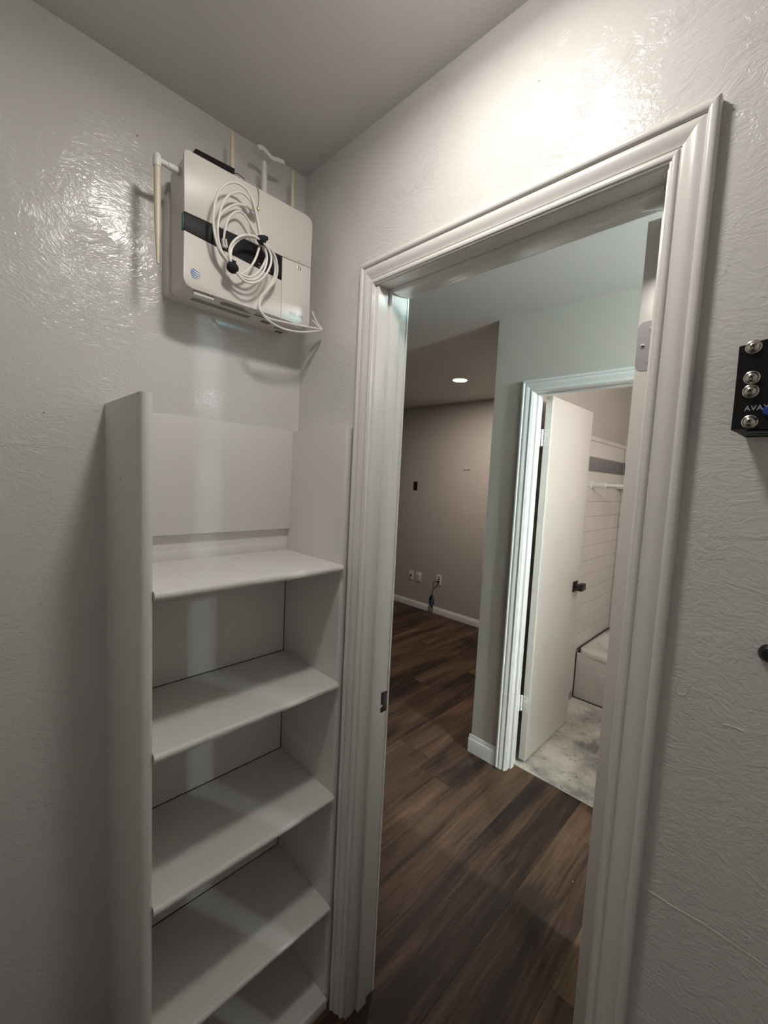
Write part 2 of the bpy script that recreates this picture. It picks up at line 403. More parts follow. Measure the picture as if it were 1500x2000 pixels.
# strike plate with its lip and latch hole
sx = LX - LEAN*(ZC-.93)/ZC
sp = box('strike_plate', (sx-.0005, .0725, .900), (sx+.0016, .104, .959), M['matteblack'], t1, .0006); sp['label'] = 'black metal strike plate with a latch hole'
box('latch_hole', (sx+.0012, .076, .917), (sx+.0021, .086, .923), M['white'], sp)
# dirt and gaps where the jamb meets the floor
def blob(name, c, r, mat, parent, n=14):
    bm = bmesh.new()
    for k in range(n):
        a = Vector(c)+Vector((random.uniform(-1, 1)*r[0], random.uniform(-1, 1)*r[1], random.uniform(0, 1)*r[2]))
        bmesh.ops.create_icosphere(bm, subdivisions=1, radius=random.uniform(.0015, .004), matrix=Matrix.Translation(a))
    o = obj(name, bm, mat, parent, 'all'); o['kind'] = 'stuff'; return o
blob('caulk_crumbs', (LX-.010, .05, .002), (.006, .05, .004), M['dirt'], t1, 26)

t2 = tag(empty('trim_2', ((BJ0+BJ1)/2, YC, 0)), 'cool-lit white moulded frame of the bathroom doorway', 'door frame', kind='structure')
casing_set(XBO, BJ1+CW, ZBC, YC, -1, M['trim2'], t2)
casing_set(XBO, BJ1+CW, ZBC, YC+WT, 1, M['trim2'], t2)
box('jamb', (BJ0-.018+.002, YC, 0), (BJ0+.004, YC+WT, BJZ), M['trim2'], t2, .0008)
box('jamb', (BJ1-.004, YC, 0), (BJ1+.018, YC+WT, BJZ), M['trim2'], t2, .0008)
box('head_jamb', (BJ0-.012, YC, BJZ-.002), (BJ1+.012, YC+WT, BJZ+.018), M['trim2'], t2, .0008)
box('door_stop', (BJ0+.004, YC+.035, 0), (BJ0+.015, YC+.068, BJZ-.002), M['trim2'], t2, .0015)
box('door_stop', (BJ1-.015, YC+.035, 0), (BJ1-.004, YC+.068, BJZ-.002), M['trim2'], t2, .0015)
box('head_stop', (BJ0+.015, YC+.035, BJZ-.013), (BJ1-.015, YC+.068, BJZ-.002), M['trim2'], t2, .0015)
blob('floor_dirt', (BJ0-.035, YC-.019, .001), (.03, .004, .003), M['dirt'], t2, 20)

# baseboards
def baseboard(name, x0, x1, yw, label, h=.088, t=.013):
    prof = [(0, 0), (t, 0), (t, h*.74), (t*.92, h*.77), (t*.62, h*.80), (t*.62, h*.84), (t*.45, h*.88), (t*.4, h*.95), (t*.22, h), (0, h)]
    bm = loft([[(x0, yw-a, z) for a, z in prof], [(x1, yw-a, z) for a, z in prof]])
    return tag(obj(name, bm, M['trim2'], None, True), label, 'baseboard', kind='structure')
b1 = baseboard('baseboard_hall', XC-.012, XBO, YC, 'short white baseboard left of the bathroom door frame', .104)
baseboard('baseboard_hall_right', BJ1+CW, 3.6, YC, 'white baseboard right of the bathroom door frame')
baseboard('baseboard_far', -4.6, XC, YF, 'long white baseboard along the dim far wall', .078, .014)

# ------------------------------------------------------------------ closet door leaf (opened outward, seen edge-on)
d1 = tag(empty('door_1', (.925, .1145, 0)), 'closet door swung open, only its off-white hinge edge showing', 'door', kind='structure')
box('door_leaf', (.9000, .1145, .012), (.9500, .1145+.600, 2.037), M['doorleaf'], d1, .0012)
for zc_ in (1.822, .25):
    hw = .022
    prof = []
    for k in range(9): a = PI/2+PI/2*k/8; prof.append((.9005+.012+.012*math.cos(a), zc_+.043-.012+.012*math.sin(a)))
    for k in range(9): a = PI+PI/2*k/8; prof.append((.9005+.012+.012*math.cos(a), zc_-.043+.012+.012*math.sin(a)))
    prof += [(.944, zc_-.043), (.944, zc_+.043)]
    hg = obj('hinge', prism([(x, .1150, z) for x, z in prof], (0, -.0013, 0)), M['steel'], d1)
    for dz, dx in ((0, .0095), (.028, .022), (-.028, .022)):
        sc_ = obj('hinge_screw', disc((.9005+dx, .1137, zc_+dz), (0, -1, 0), .0042, .0007, 18), M['steel'], hg, True)
    o = obj('hinge_screw_slot', bx(bx(bmesh.new(), (.9005+.0067, .1128, zc_-.0006), (.9005+.0123, .1131, zc_+.0006)), (.9005+.0089, .1128, zc_-.0028), (.9005+.0101, .1131, zc_+.0028)), M['hole'], hg)
    obj('hinge_pin', lathe((.9535, .1105, zc_-.044), (.9535, .1105, zc_+.044), [(0, .003), (.02, .0040), (.98, .0040), (1, .003)], 14), M['steel'], hg, True)

# ------------------------------------------------------------------ bathroom door leaf
d2 = tag(empty('door_2', (.148, 1.43, 0)), 'flat white bathroom door standing open with a black square knob', 'door', kind='structure')
box('door_leaf', (.130, 1.430, .026), (.1660, 2.020, 2.035), M['doorleaf'], d2, .0015)
for zc_ in (1.820, .353):
    hb = bmesh.new()
    bx(hb, (.132, 1.4285, zc_-.045), (.160, 1.4302, zc_+.045), .0004)
    hg = obj('hinge', hb, M['white'], d2, True)
    box('hinge_flap', (BJ0+.0035, YC+.073, zc_-.045), (BJ0+.0052, YC+.106, zc_+.045), M['white'], hg)
    for q in range(5):
        obj('hinge_knuckle', lathe((.1245, 1.4245, zc_-.045+.018*q+.0006), (.1245, 1.4245, zc_-.045+.018*(q+1)-.0006), [(0, .0052), (.05, .0058), (.95, .0058), (1, .0052)], 12), M['white'], hg, True)
    for dz, dx in ((.03, .012), (0, .02), (-.03, .012)):
        obj('hinge_screw', disc((.132+dx, 1.4286, zc_+dz), (0, -1, 0), .0028, .0006, 12), M['steel'], hg, True)
kx, ky, kz = .166, 1.955, .946
hd = box('door_knob', (kx, ky-.033, kz-.033), (kx+.008, ky+.033, kz+.033), M['matteblack'], d2, .001); hd['label'] = 'black square door knob'
obj('knob_neck', lathe((kx+.008, ky, kz), (kx+.023, ky, kz), [(0, .013), (.5, .011), (1, .013)], 16), M['matteblack'], hd, True)
box('knob_grip', (kx+.022, ky-.022, kz-.022), (kx+.052, ky+.050, kz+.020), M['matteblack'], hd, .002)
box('door_knob', (.130, ky-.033, kz-.033), (.122, ky+.033, kz+.033), M['matteblack'], d2, .001)
obj('door_knob', lathe((.122, ky, kz), (.085, ky, kz), [(0, .012), (.7, .012), (.75, .02), (1, .02)], 16), M['matteblack'], d2, True)

# ------------------------------------------------------------------ bathroom: tiles, tub, rod
PITCH = .1085; TT = .008
ztop = 1.790
tile_mesh = {}
def tile(axis, a0, a1, z0, z1, mat, name, parent, proud=0):
    g = .003 if mat.name.startswith('grey_glass') else .0013; key = (axis, round(a1-a0, 4), round(z1-z0, 4), mat.name)
    if key not in tile_mesh:
        hx, hz = (a1-a0)/2-g, (z1-z0)/2-g; c = .0018
        if axis == 'y':
            rg = [[(0, -hx, -hz), (0, hx, -hz), (0, hx, hz), (0, -hx, hz)], [(TT-c, -hx, -hz), (TT-c, hx, -hz), (TT-c, hx, hz), (TT-c, -hx, hz)],
                  [(TT, -hx+c, -hz+c), (TT, hx-c, -hz+c), (TT, hx-c, hz-c), (TT, -hx+c, hz-c)]]
        else:
            rg = [[(-hx, 0, -hz), (hx, 0, -hz), (hx, 0, hz), (-hx, 0, hz)], [(-hx, -TT+c, -hz), (hx, -TT+c, -hz), (hx, -TT+c, hz), (-hx, -TT+c, hz)],
                  [(-hx+c, -TT, -hz+c), (hx-c, -TT, -hz+c), (hx-c, -TT, hz-c), (-hx+c, -TT, hz-c)]]
        bb = loft(rg); bmesh.ops.recalc_face_normals(bb, faces=bb.faces[:]); me = bpy.data.meshes.new(name); bb.to_mesh(me); bb.free(); me.materials.append(mat); tile_mesh[key] = me
    o = bpy.data.objects.new(name, tile_mesh[key]); COL.objects.link(o); o.parent = parent
    c_, z_ = (a0+a1)/2, (z0+z1)/2
    o.location = (XT-TT-.0005+proud, c_, z_) if axis == 'y' else (c_, YT1+TT+.0005-proud, z_)
YTI = 2.23     # tile field starts here on the left wall
def tile_field(axis, a0, a1, parent, width):
    xs = []; a = a1
    if axis == 'y':
        while a > a0+.02: xs.append((max(a-width, a0), a)); a -= width
    else:
        a = a0
        while a < a1-.02: xs.append((a, min(a+width, a1))); a += width
    z = TUBH+.004; top = 1.686; rows = 12; ph = (top-z)/rows
    for r in range(rows):
        for s0, s1 in xs: tile(axis, s0, s1, z+r*ph, z+(r+1)*ph, M['tile'], 'tile', parent, random.uniform(0, .0007))
    m0 = a0; k = .052
    while m0 < a1-.005:
        tile(axis, m0, min(m0+k, a1), 1.686, 1.790, M['mosaic'], 'mosaic_tile', parent, random.uniform(-.0005, .0006)); m0 += k
    for s0, s1 in xs:
        tile(axis, s0, s1, 1.790, 1.902, M['tile'], 'tile', parent)
        tile(axis, s0, s1, 1.902, 1.936, M['tile'], 'cap_tile', parent, .003)
box('grout_bed', (XT-TT, YTI, 0), (XT-.0028, YT1+.003, 1.936), M['grout'], wbl)
box('grout_bed', (XT-.003, YT1+.0028, 0), (.72, YT1+TT, 1.936), M['grout'], wbb)
tile_field('y', YTI, YT1, wbl, .217)
tile_field('x', XT, .70, wbb, .217)
# tiles running down in front of the tub, left wall
for r in range(3):
    tile('y', YTI, YT0-.004, TUBH+.004-(r+1)*.1085, TUBH+.004-r*.1085, M['tile'], 'tile', wbl)

tb = tag(empty('bathtub', (.75, (YT0+YT1)/2, 0)), 'white alcove bathtub against the tiled wall behind the open door', 'bathtub')
TX0, TX1, TY0, TY1 = XT+.003, 1.56, YT0, YT1-.004
obj('apron', bx(bmesh.new(), (TX0, TY0+.006, .008), (TX1, TY0+.030, TUBH-.028), .004), M['tub'], tb, True)
box('apron_panel', (TX0+.16, TY0+.001, .085), (TX1-.16, TY0+.008, TUBH-.13), M['tub'], tb, .003)
def ell(cx, cy, rx, ry, z, n=40, e=3.0):
    out = []
    for k in range(n):
        a = 2*PI*k/n; c, s = math.cos(a), math.sin(a)
        out.append((cx+rx*math.copysign(abs(c)**(2/e), c), cy+ry*math.copysign(abs(s)**(2/e), s), z))
    return out
cxm, cym = (TX0+TX1)/2, (TY0+TY1)/2
def rect_ring(x0, x1, y0, y1, z, n=40, e=14.0): return ell((x0+x1)/2, (y0+y1)/2, (x1-x0)/2, (y1-y0)/2, z, n, e)
rings = [rect_ring(TX0, TX1, TY0, TY1, TUBH-.034), rect_ring(TX0, TX1, TY0, TY1, TUBH-.008), rect_ring(TX0+.006, TX1-.006, TY0+.006, TY1-.004, TUBH),
         ell(cxm, cym+.010, .718, .265, TUBH), ell(cxm, cym+.010, .700, .250, TUBH-.012), ell(cxm, cym+.010, .64, .225, TUBH-.13), ell(cxm, cym+.005, .54, .19, .10), ell(cxm, cym+.005, .35, .12, .07)]
obj('tub_rim_and_basin', loft(rings, cap=False), M['tub'], tb, 'all')
obj('tub_bottom', loft([ell(cxm, cym+.005, .352, .122, .0695), ell(cxm, cym+.005, .352, .122, .066)]), M['tub'], tb)
obj('caulk_bead', tube([(TX0+.001, TY0+.01, TUBH+.001), (TX0+.001, TY1, TUBH+.001)], .0035, 6, 1), M['dirt'], tb, True)
box('floor_gap', (TX0, TY0+.004, .0016), (TX1, TY0+.012, .009), M['dirt'], tb)
box('apron_dirt_line', (TX0-.0025, TY0+.002, .02), (TX0+.001, TY0+.008, TUBH-.03), M['dirt'], tb)

rd = tag(empty('shower_rod', (XT, 2.435, 1.587)), 'white tension shower rod wedged above the tub edge', 'shower rod')
rzl, ry = 1.590, 2.435
obj('flange', lathe((XT, ry, rzl), (XT+.012, ry, rzl), [(0, .030), (.5, .029), (1, .021)], 24), M['white'], rd, True)
obj('outer_tube', lathe((XT+.010, ry, rzl), (.148, ry, rzl), [(0, .0185), (.03, .0195), (.97, .0195), (1, .0165)], 24), M['white'], rd, True)
obj('inner_tube', lathe((.146, ry, rzl), (1.748, ry, rzl), [(0, .0115), (1, .0115)], 20), M['white'], rd, True)
obj('flange', lathe((1.748, ry, rzl), (1.735, ry, rzl), [(0, .030), (.5, .029), (1, .021)], 24), M['white'], rd, True)
# ceramic corner dish behind the rod
cr = tag(empty('soap_dish', (XT, YT1, 1.56)), 'small white ceramic dish in the tile corner behind the shower rod', 'soap dish')
arc = [(XT+.001, YT1-.001, 0)]+[(XT+.001+.14*math.sin(a), YT1-.001-.14*math.cos(a), 0) for a in [PI/2*k/10 for k in range(11)]]
obj('dish', prism([(x, y, 1.572) for x, y, _ in arc], (0, 0, .026)), M['tile'], cr)
obj('dish_bracket', prism([(XT+.001, YT1-.06, 1.575), (XT+.001, YT1-.001, 1.575), (XT+.001, YT1-.001, 1.53)], (.012, 0, 0)), M['tile'], cr)
obj('dish_rim', tube([(x, y, 1.600) for x, y, _ in arc[1:]], .006, 8, 2), M['tile'], cr, True)

# ------------------------------------------------------------------ far wall fittings
def far(u, v): return on(1, YF, u, v)
def plate(name, u, v, wd, ht, label, cat):
    c = far(u, v); o = tag(empty(name, (c.x, YF, c.z)), label, cat, )
    box('cover_plate', (c.x-wd/2, YF-.006, c.z-ht/2), (c.x+wd/2, YF, c.z+ht/2), M['white'], o, .0022)
    return o, c
o, c = plate('wall_plate', 803, 1123, .075, .118, 'white jack plate with a dark round port low on the far wall', 'wall plate')
pt = obj('port', disc((c.x, YF-.006, c.z), (0, -1, 0), .014, .004), M['black'], o, True)
obj('port_pin', disc((c.x, YF-.010, c.z), (0, -1, 0), .004, .004), M['gold'], pt, True)
for s in (-1, 1): obj('screw', disc((c.x, YF-.006, c.z+s*.046), (0, -1, 0), .0035, .001), M['steel'], o, True)
o, c = plate('wall_plate', 818, 1127, .078, .120, 'white power outlet plate beside the jack plate low on the far wall', 'wall plate')
for s in (-1, 1):
    rc = box('receptacle', (c.x-.017, YF-.009, c.z+s*.022-.014), (c.x+.017, YF-.006, c.z+s*.022+.014), M['white'], o, .0015)
    for q in (-1, 1): box('slot', (c.x+q*.0065-.0012, YF-.0094, c.z+s*.022-.003), (c.x+q*.0065+.0012, YF-.0088, c.z+s*.022+.006), M['hole'], rc)
obj('screw', disc((c.x, YF-.006, c.z), (0, -1, 0), .0035, .001), M['steel'], o, True)
o, c = plate('wall_outlet', 857.5, 1133, .075, .122, 'white data outlet plate with the blue cord plugged in', 'outlet')
for q, s in enumerate((.036, .012, -.012, -.036)):
    box('port', (c.x-.012, YF-.0075, c.z+s-.006), (c.x+.012, YF-.0058, c.z+s+.006), M['black' if q in (1, 2) else 'ink'], o)
cdn = tag(empty('ethernet_cable', (c.x, YF-.03, .2)), 'blue patch cord hanging in a loop from the far wall outlet', 'cable')
plg = box('plug', (c.x-.012, YF-.035, c.z-.018), (c.x+.008, YF-.0076, c.z-.006), M['black'], cdn, .001)
a = far(855, 1135); b = far(850, 1142); e_ = far(848, 1162); y_ = YF-.035
obj('cord', tube([(c.x, y_+.005, c.z-.012), (c.x-.03, y_-.005, c.z-.016), (b.x, y_, c.z-.045), (e_.x, y_, e_.z+.06), (e_.x, y_, e_.z)], .0042, 8), M['bluecord'], cdn, True)
for k in range(5):
    w_ = .010+.004*k; zz = e_.z; dd = y_-.004*k
    obj('cord_loop', tube([(e_.x, dd, zz), (e_.x-w_, dd, zz-.03), (e_.x-w_*1.1, dd, zz-.09), (e_.x-.002, dd, zz-.15+.006*k), (e_.x+w_*1.3, dd, zz-.10), (e_.x+w_*1.2, dd, zz-.03), (e_.x+.004, dd, zz+.004)], .0042, 6), M['bluecord'], cdn, True)
obj('cord_tie', tube([(e_.x-.016, y_-.01, e_.z-.002), (e_.x, y_-.024, e_.z-.004), (e_.x+.016, y_-.01, e_.z-.002)], .006, 8), M['matteblack'], cdn, True)
# dark box cut-out and old anchor holes
c = far(811.5, 949)
ho = tag(empty('junction_cutout', (c.x, YF, c.z)), 'dark rectangular cut-out box in the far wall', 'wall box')
for a_, b_ in (((-.030, -.053), (.030, -.048)), ((-.030, .048), (.030, .053)), ((-.030, -.048), (-.026, .048)), ((.026, -.048), (.030, .048))):
    box('box_rim', (c.x+a_[0], YF-.003, c.z+a_[1]), (c.x+b_[0], YF, c.z+b_[1]), M['black'], ho)
box('box_back', (c.x-.026, YF-.001, c.z-.048), (c.x+.026, YF, c.z+.048), M['hole'], ho)
for k, (u, v, wd) in enumerate(((908, 918, .03), (915, 918, .04), (912, 961, .03), (835, 917, .03), (859, 917, .02), (873, 917, .03), (828, 956, .02))):
    c = far(u, v); hh = .004 if k > 1 else .008
    box('anchor_scar', (c.x-wd/2, YF-.0012, c.z-hh/2), (c.x+wd/2, YF, c.z+hh/2), M['hole' if k < 2 else 'ink'], wfar)

# ------------------------------------------------------------------ lamps
lm = tag(empty('ceiling_light', (.706, -.345, H)), 'round closet ceiling light above the doorway, out of view', 'ceiling light')
obj('housing', lathe((.706, -.345, H-.0005), (.706, -.345, H-.030), [(0, .085), (.8, .083), (1, .072)], 40), M['white'], lm, True)
bm = bmesh.new(); bmesh.ops.create_circle(bm, cap_ends=True, radius=.066, segments=40, matrix=Matrix.Translation((.706, -.345, H-.0315)) @ Matrix.Rotation(PI, 4, 'X'))
obj('diffuser', loft([[(.706+.066*math.cos(2*PI*k/40), -.345+.066*math.sin(2*PI*k/40), z) for k in range(40)] for z in (H-.030, H-.038)]), emat('closet_led', CLOSET_L), lm); bm.free()
gl = tag(empty('hall_light', (2.73, .84, H)), 'cool globe light hanging in the hall, out of view behind the closet door', 'ceiling light')
obj('canopy', lathe((2.73, .84, H), (2.73, .84, H-.21), [(0, .07), (.15, .07), (.25, .015), (1, .015)], 24), M['white'], gl, True)
bm = bmesh.new(); bmesh.ops.create_uvsphere(bm, u_segments=20, v_segments=12, radius=.07, matrix=Matrix.Translation((2.73, .84, H-.28)))
g_ = obj('globe', bm, [emat('hall_globe', HALL_L), emat('hall_globe_tint_cap', HALL_UP)], gl, 'all')
for p_ in g_.data.polygons:
    if p_.normal.z > .16: p_.material_index = 1  # upward faces get the added teal glow that colours the hall ceiling
vl = tag(empty('vanity_light', (1.25, YC+WT, 1.97)), 'warm vanity bar light on the unseen side of the bathroom wall', 'wall light')
box('back_plate', (1.05, YC+WT, 1.93), (1.45, YC+WT+.014, 2.01), M['steel'], vl, .002)
for x_ in (1.25,):
    bm = bmesh.new(); bmesh.ops.create_uvsphere(bm, u_segments=16, v_segments=10, radius=.06, matrix=Matrix.Translation((x_, YC+WT+.075, 1.97)))
    bu = obj('bulb', bm, emat('vanity_bulb', BATH_L), vl, 'all')
c = on(2, H, 898.5, 742)
dl = tag(empty('recessed_light', (c.x, c.y, H)), 'small glowing recessed ceiling light in the dim far room', 'ceiling light')
obj('trim_ring', loft([[(c.x+r*math.cos(2*PI*k/32), c.y+r*math.sin(2*PI*k/32), z) for k in range(32)] for r, z in ((.072, H), (.072, H-.003), (.058, H-.005), (.056, H-.001))], cap=False), M['white'], dl, True)
obj('lens', loft([[(c.x+.055*math.cos(2*PI*k/32), c.y+.055*math.sin(2*PI*k/32), z) for k in range(32)] for z in (H-.001, H-.004)]), emat('downlight_led', DOWN_L), dl)

# ------------------------------------------------------------------ bookcase
bc = tag(empty('bookcase', (BD/2, -BW/2, 0)), 'white painted open bookcase built in beside the door frame', 'bookcase')
T = .022
def vpanel(name, y0, y1, z1, x0, x1, r=.009):
    prof = [(x0, y0), (x1-r, y0)]
    for k in range(1, 8):
        a = -PI/2+PI*k/8; prof.append((x1-r+r*math.cos(a)*1.0, (y0+y1)/2+(y1-y0)/2*math.sin(a)))
    prof += [(x1-r, y1), (x0, y1)]
    return obj(name, loft([[(x, y, 0) for x, y in prof], [(x, y, z1) for x, y in prof]]), M['shelf'], bc, True)
vpanel('side_panel', -BW, -BW+T, BZ+.006, NI+.0, BD)
pr = vpanel('side_panel', -T-.001, -.001, BZ, NI+.0, BD-.004)
for v in pr.data.vertices:
    pass
box('back_panel', (NI, -BW+T, 0), (NI+.005, -T-.001, BZ-.01), M['shelf'], bc)
box('upper_back_board', (NI+.005, -BW+T, 1.396), (.006, -T-.001, BZ), M['shelf'], bc, .0012)
box('back_batten', (NI+.005, -BW+T, 1.327), (NI+.009, -T-.001, 1.355), M['shelf'], bc, .001)
def shelf(z, x1=None, r=.008, th=.018, wav=.0):
    x1 = x1 or BD+.006; x0 = NI+.0055
    prof = [(x0, z), (x1-r, z)]
    for k in range(1, 8):
        a = PI/2-PI*k/8; prof.append((x1-r+r*math.cos(a), z-th/2+th/2*math.sin(a)))
    prof += [(x1-r, z-th), (x0, z-th)]
    n = 14; rg = []
    for k in range(n+1):
        y = -BW+T+.0003+(BW-2*T-.0016)*k/n
        rg.append([(x+(random.uniform(-1, 1)*wav if x > x1-r*.9 else 0), y, zz+(random.uniform(-1, 1)*wav if x > x1-r*.9 and zz < z-th*.3 else 0)) for x, zz in prof])
    return obj('shelf', loft(rg), M['shelf'], bc, True)
for z, wv in ((1.3275, .0008), (.9985, .0009), (.6680, .0006), (.3272, .0004)): shelf(z, wav=wv)
shelf(.030, x1=BD-.012, r=.002)
box('toe_board', (BD-.012, -BW+T, 0), (BD+.006, -T-.001, .034), M['shelf'], bc, .001)
# gap lines where shelves meet the back
for z in (.9985, .6680, .3272): box('dark_joint', (NI+.005, -BW+T, z), (NI+.0066, -T-.001, z+.0018), M['dirt'], bc)
for z0, z1 in ((1.0, 1.309), (.67, .98), (.33, .649)): box('dark_joint', (NI+.005, -T-.0030, z0), (NI+.0064, -T-.001, z1), M['dirt'], bc)
obj('nail_dent', disc((on(1, -BW, 235, 936).x, -BW, on(1, -BW, 235, 936).z), (0, -1, 0), .0022, .0005, 10), M['ink'], bc)

# ------------------------------------------------------------------ alarm / control box on the left wall
XF = .120; BY0, BY1, BZ0, BZ1 = -.3845, -.0535, 1.9680, 2.2540
SH = .018
def shz(y, z): return z+(y+.22)*SH*max(0, min(1, (z-1.99)/.25))
bxo = tag(empty('control_box', (0, (BY0+BY1)/2, (BZ0+BZ1)/2)), 'white wall-mounted control box with a black stripe and antennas', 'control box')
def slab(y0, y1, z0, z1, x0, x1, r, name, mat, parent, lip=.0):
    p = rrect(y0, y1, z0, z1, r)
    rg = [[(x0, y, shz(y, z)) for y, z in p], [(x1-lip, y, shz(y, z)) for y, z in p]]
    if lip:
        cy, cz = (y0+y1)/2, (z0+z1)/2; hy, hz = (y1-y0)/2, (z1-z0)/2
        for s_, xx in ((.4, x1-lip*.3), (1, x1)):
            q = lip*s_*.6
            rg.append([(xx, cy+(y-cy)*(1-q/hy), shz(y, cz+(z-cz)*(1-q/hz))) for y, z in p])
    return obj(name, loft(rg), mat, parent, True)
slab(BY0-.005, BY1+.002, BZ0+.002, 2.208, 0, .034, .016, 'back_plate', M['plastic'], bxo, .002)
slab(BY0+.001, BY1-.001, BZ0+.001, BZ1-.004, .034, XF-.009, .016, 'body', M['plastic'], bxo)
for v_ in (441, 502):
    c = on(1, BY0-.004, 320, v_); box('side_slot', (.006, BY0-.0048, c.z-.0016), (.026, BY0-.0038, c.z+.0016), M['hole'], bxo)
# front cover: upper shell, lower shell, access door, black stripe between
sL0, sL1 = on(0, XF, 358, 412), on(0, XF, 358, 447)
sR0, sR1 = on(0, XF, 552, 501), on(0, XF, 549, 546)
g = .0010
YD = sR0.y       # vertical seam
zseam = lambda y: sR0.z+(y-YD)*((on(0, XF, 612, 526).z-sR0.z)/(on(0, XF, 612, 526).y-YD))
ztl = lambda y: sL0.z+(y-sL0.y)*(sR0.z-sL0.z)/(sR0.y-sL0.y)
zbl = lambda y: sL1.z+(y-sL1.y)*(sR1.z-sL1.z)/(sR1.y-sL1.y)
R_ = .018
def corner(cy, cz, a0, r=R_): return [(cy+r*math.cos(math.radians(a0+90*k/5)), cz+r*math.sin(math.radians(a0+90*k/5))) for k in range(6)]
def cover(name, poly, mat, x0=XF-.009, x1=XF):
    bm = prism([(x0, y, shz(y, z) if raw else z) for y, z, raw in poly], (x1-x0, 0, 0))
    ed = [e for e in bm.edges if all(abs(v.co.x-x1) < 1e-6 for v in e.verts)]
    bmesh.ops.bevel(bm, geom=ed, offset=.0016, segments=2, profile=.5, affect='EDGES')
    return obj(name, bm, mat, bxo, True)
up = [(y, z, 1) for y, z in corner(BY1-R_, BZ1-R_, 0, R_)]+[(y, z, 1) for y, z in corner(BY0+.008, BZ1-.008, 90, .008)]
up += [(BY0, ztl(BY0)+g, 0), (YD, ztl(YD)+g, 0), (BY1, zseam(BY1)+g*.5, 0)]
cover('upper_cover', up, M['plastic'])
lo = [(y, z, 1) for y, z in corner(BY0+R_, BZ0+R_, 180)]+[(YD-g*.4, BZ0, 1), (YD-g*.4, zbl(YD)-g, 0), (BY0, zbl(BY0)-g, 0)]
cover('lower_cover', lo, M['plastic'])
ad = [(YD+g*.4, BZ0, 1)]+[(y, z, 1) for y, z in corner(BY1-.012, BZ0+.012, 270, .012)]+[(BY1, zseam(BY1)-g*.5, 0), (YD+g*.4, zseam(YD)-g*.5, 0)]
cover('access_door', ad, M['plastic'])
st = [(BY0+.0005, zbl(BY0), 0), (YD-g*.4, zbl(YD), 0), (YD-g*.4, ztl(YD), 0), (BY0+.0005, ztl(BY0), 0)]
stp = cover('display_stripe', st, M['stripe'], XF-.009, XF-.0012); stp['label'] = 'glossy black display stripe'
box('stripe_end', (XF-.010, BY0-.0012, zbl(BY0)+.001), (XF-.0025, BY0+.001, ztl(BY0)-.001), M['pcb'], bxo, .0003)
# window in the stripe
w0 = on(0, XF-.001, 446, 480); w1 = on(0, XF-.001, 500, 522)
box('display_window', (XF-.0014, w0.y, w1.z), (XF-.0008, w1.y-.004, w0.z-.010), M['stripe'], bxo, .0003)
for u, v in ((507, 515), (512, 519), (507, 521), (527, 530)):
    c = on(0, XF, u, v); box('status_mark', (XF-.0012, c.y-.003, c.z-.0012), (XF-.0006, c.y+.003, c.z+.0012), M['ink'], bxo)
# lock screw
c = on(0, XF, 584.5, 524)
lk = obj('lock', disc((XF-.001, c.y, c.z), (1, 0, 0), .0055, .0016), M['chrome'], bxo, True)
box('lock_slot', (XF+.0004, c.y-.0009, c.z-.0045), (XF+.0009, c.y+.0009, c.z+.0045), M['white'], lk)
c = on(0, XF, 584, 511)
obj('lock_arrow', tube([(XF+.0002, c.y-.004, c.z-.002), (XF+.0002, c.y, c.z+.002), (XF+.0002, c.y+.004, c.z-.002)], .0006, 6), M['seam'], bxo, True)
# globe logo: disc of blue bands
c = on(0, XF, 382, 535); rg_ = .0112
lg = obj('logo', disc((XF-.0002, c.y, c.z), (1, 0, 0), rg_*.98, .0004, 36), M['white'], bxo)
lg['label'] = 'round blue striped globe logo'
ca, sa = math.cos(-.30), math.sin(-.30)
bm = bmesh.new()
for y0, y1, bl in ((.80, .98, .0), (.50, .70, .10), (.16, .40, .22), (-.18, .06, .30), (-.50, -.30, .32), (-.78, -.62, .30)):
    up_, dn_ = [], []
    for k in range(25):
        x = -1+2*k/24; cl = math.sqrt(max(0, 1-x*x))
        thin = .25+.75*((1-x)/2)**.7
        m_ = (y0+y1)/2 - bl*(1-x*x)*1.5 + .16; h_ = (y1-y0)/2*thin
        a_, b_ = max(-cl, min(cl, m_-h_)), max(-cl, min(cl, m_+h_)); dn_.append((x, a_)); up_.append((x, b_))
    for k in range(24):
        q = [dn_[k], dn_[k+1], up_[k+1], up_[k]]
        if abs(q[0][1]-q[3][1])+abs(q[1][1]-q[2][1]) < 1e-3: continue
        bm.faces.new([bm.verts.new((XF+.0006, c.y+rg_*(x*ca-y*sa), c.z+rg_*(x*sa+y*ca))) for x, y in q])
bmesh.ops.remove_doubles(bm, verts=bm.verts[:], dist=1e-6)
obj('logo_band', bm, M['blue'], lg)
RT = Matrix.Rotation(PI/2, 4, 'Z') @ Matrix.Rotation(PI/2, 4, 'X')
c = on(0, XF, 566, 612)
text_mesh('model_print', 'DLC-100', .0112, M['seam'], bxo, (XF+.0002, c.y-.001, c.z-.0028), RT, .0002)
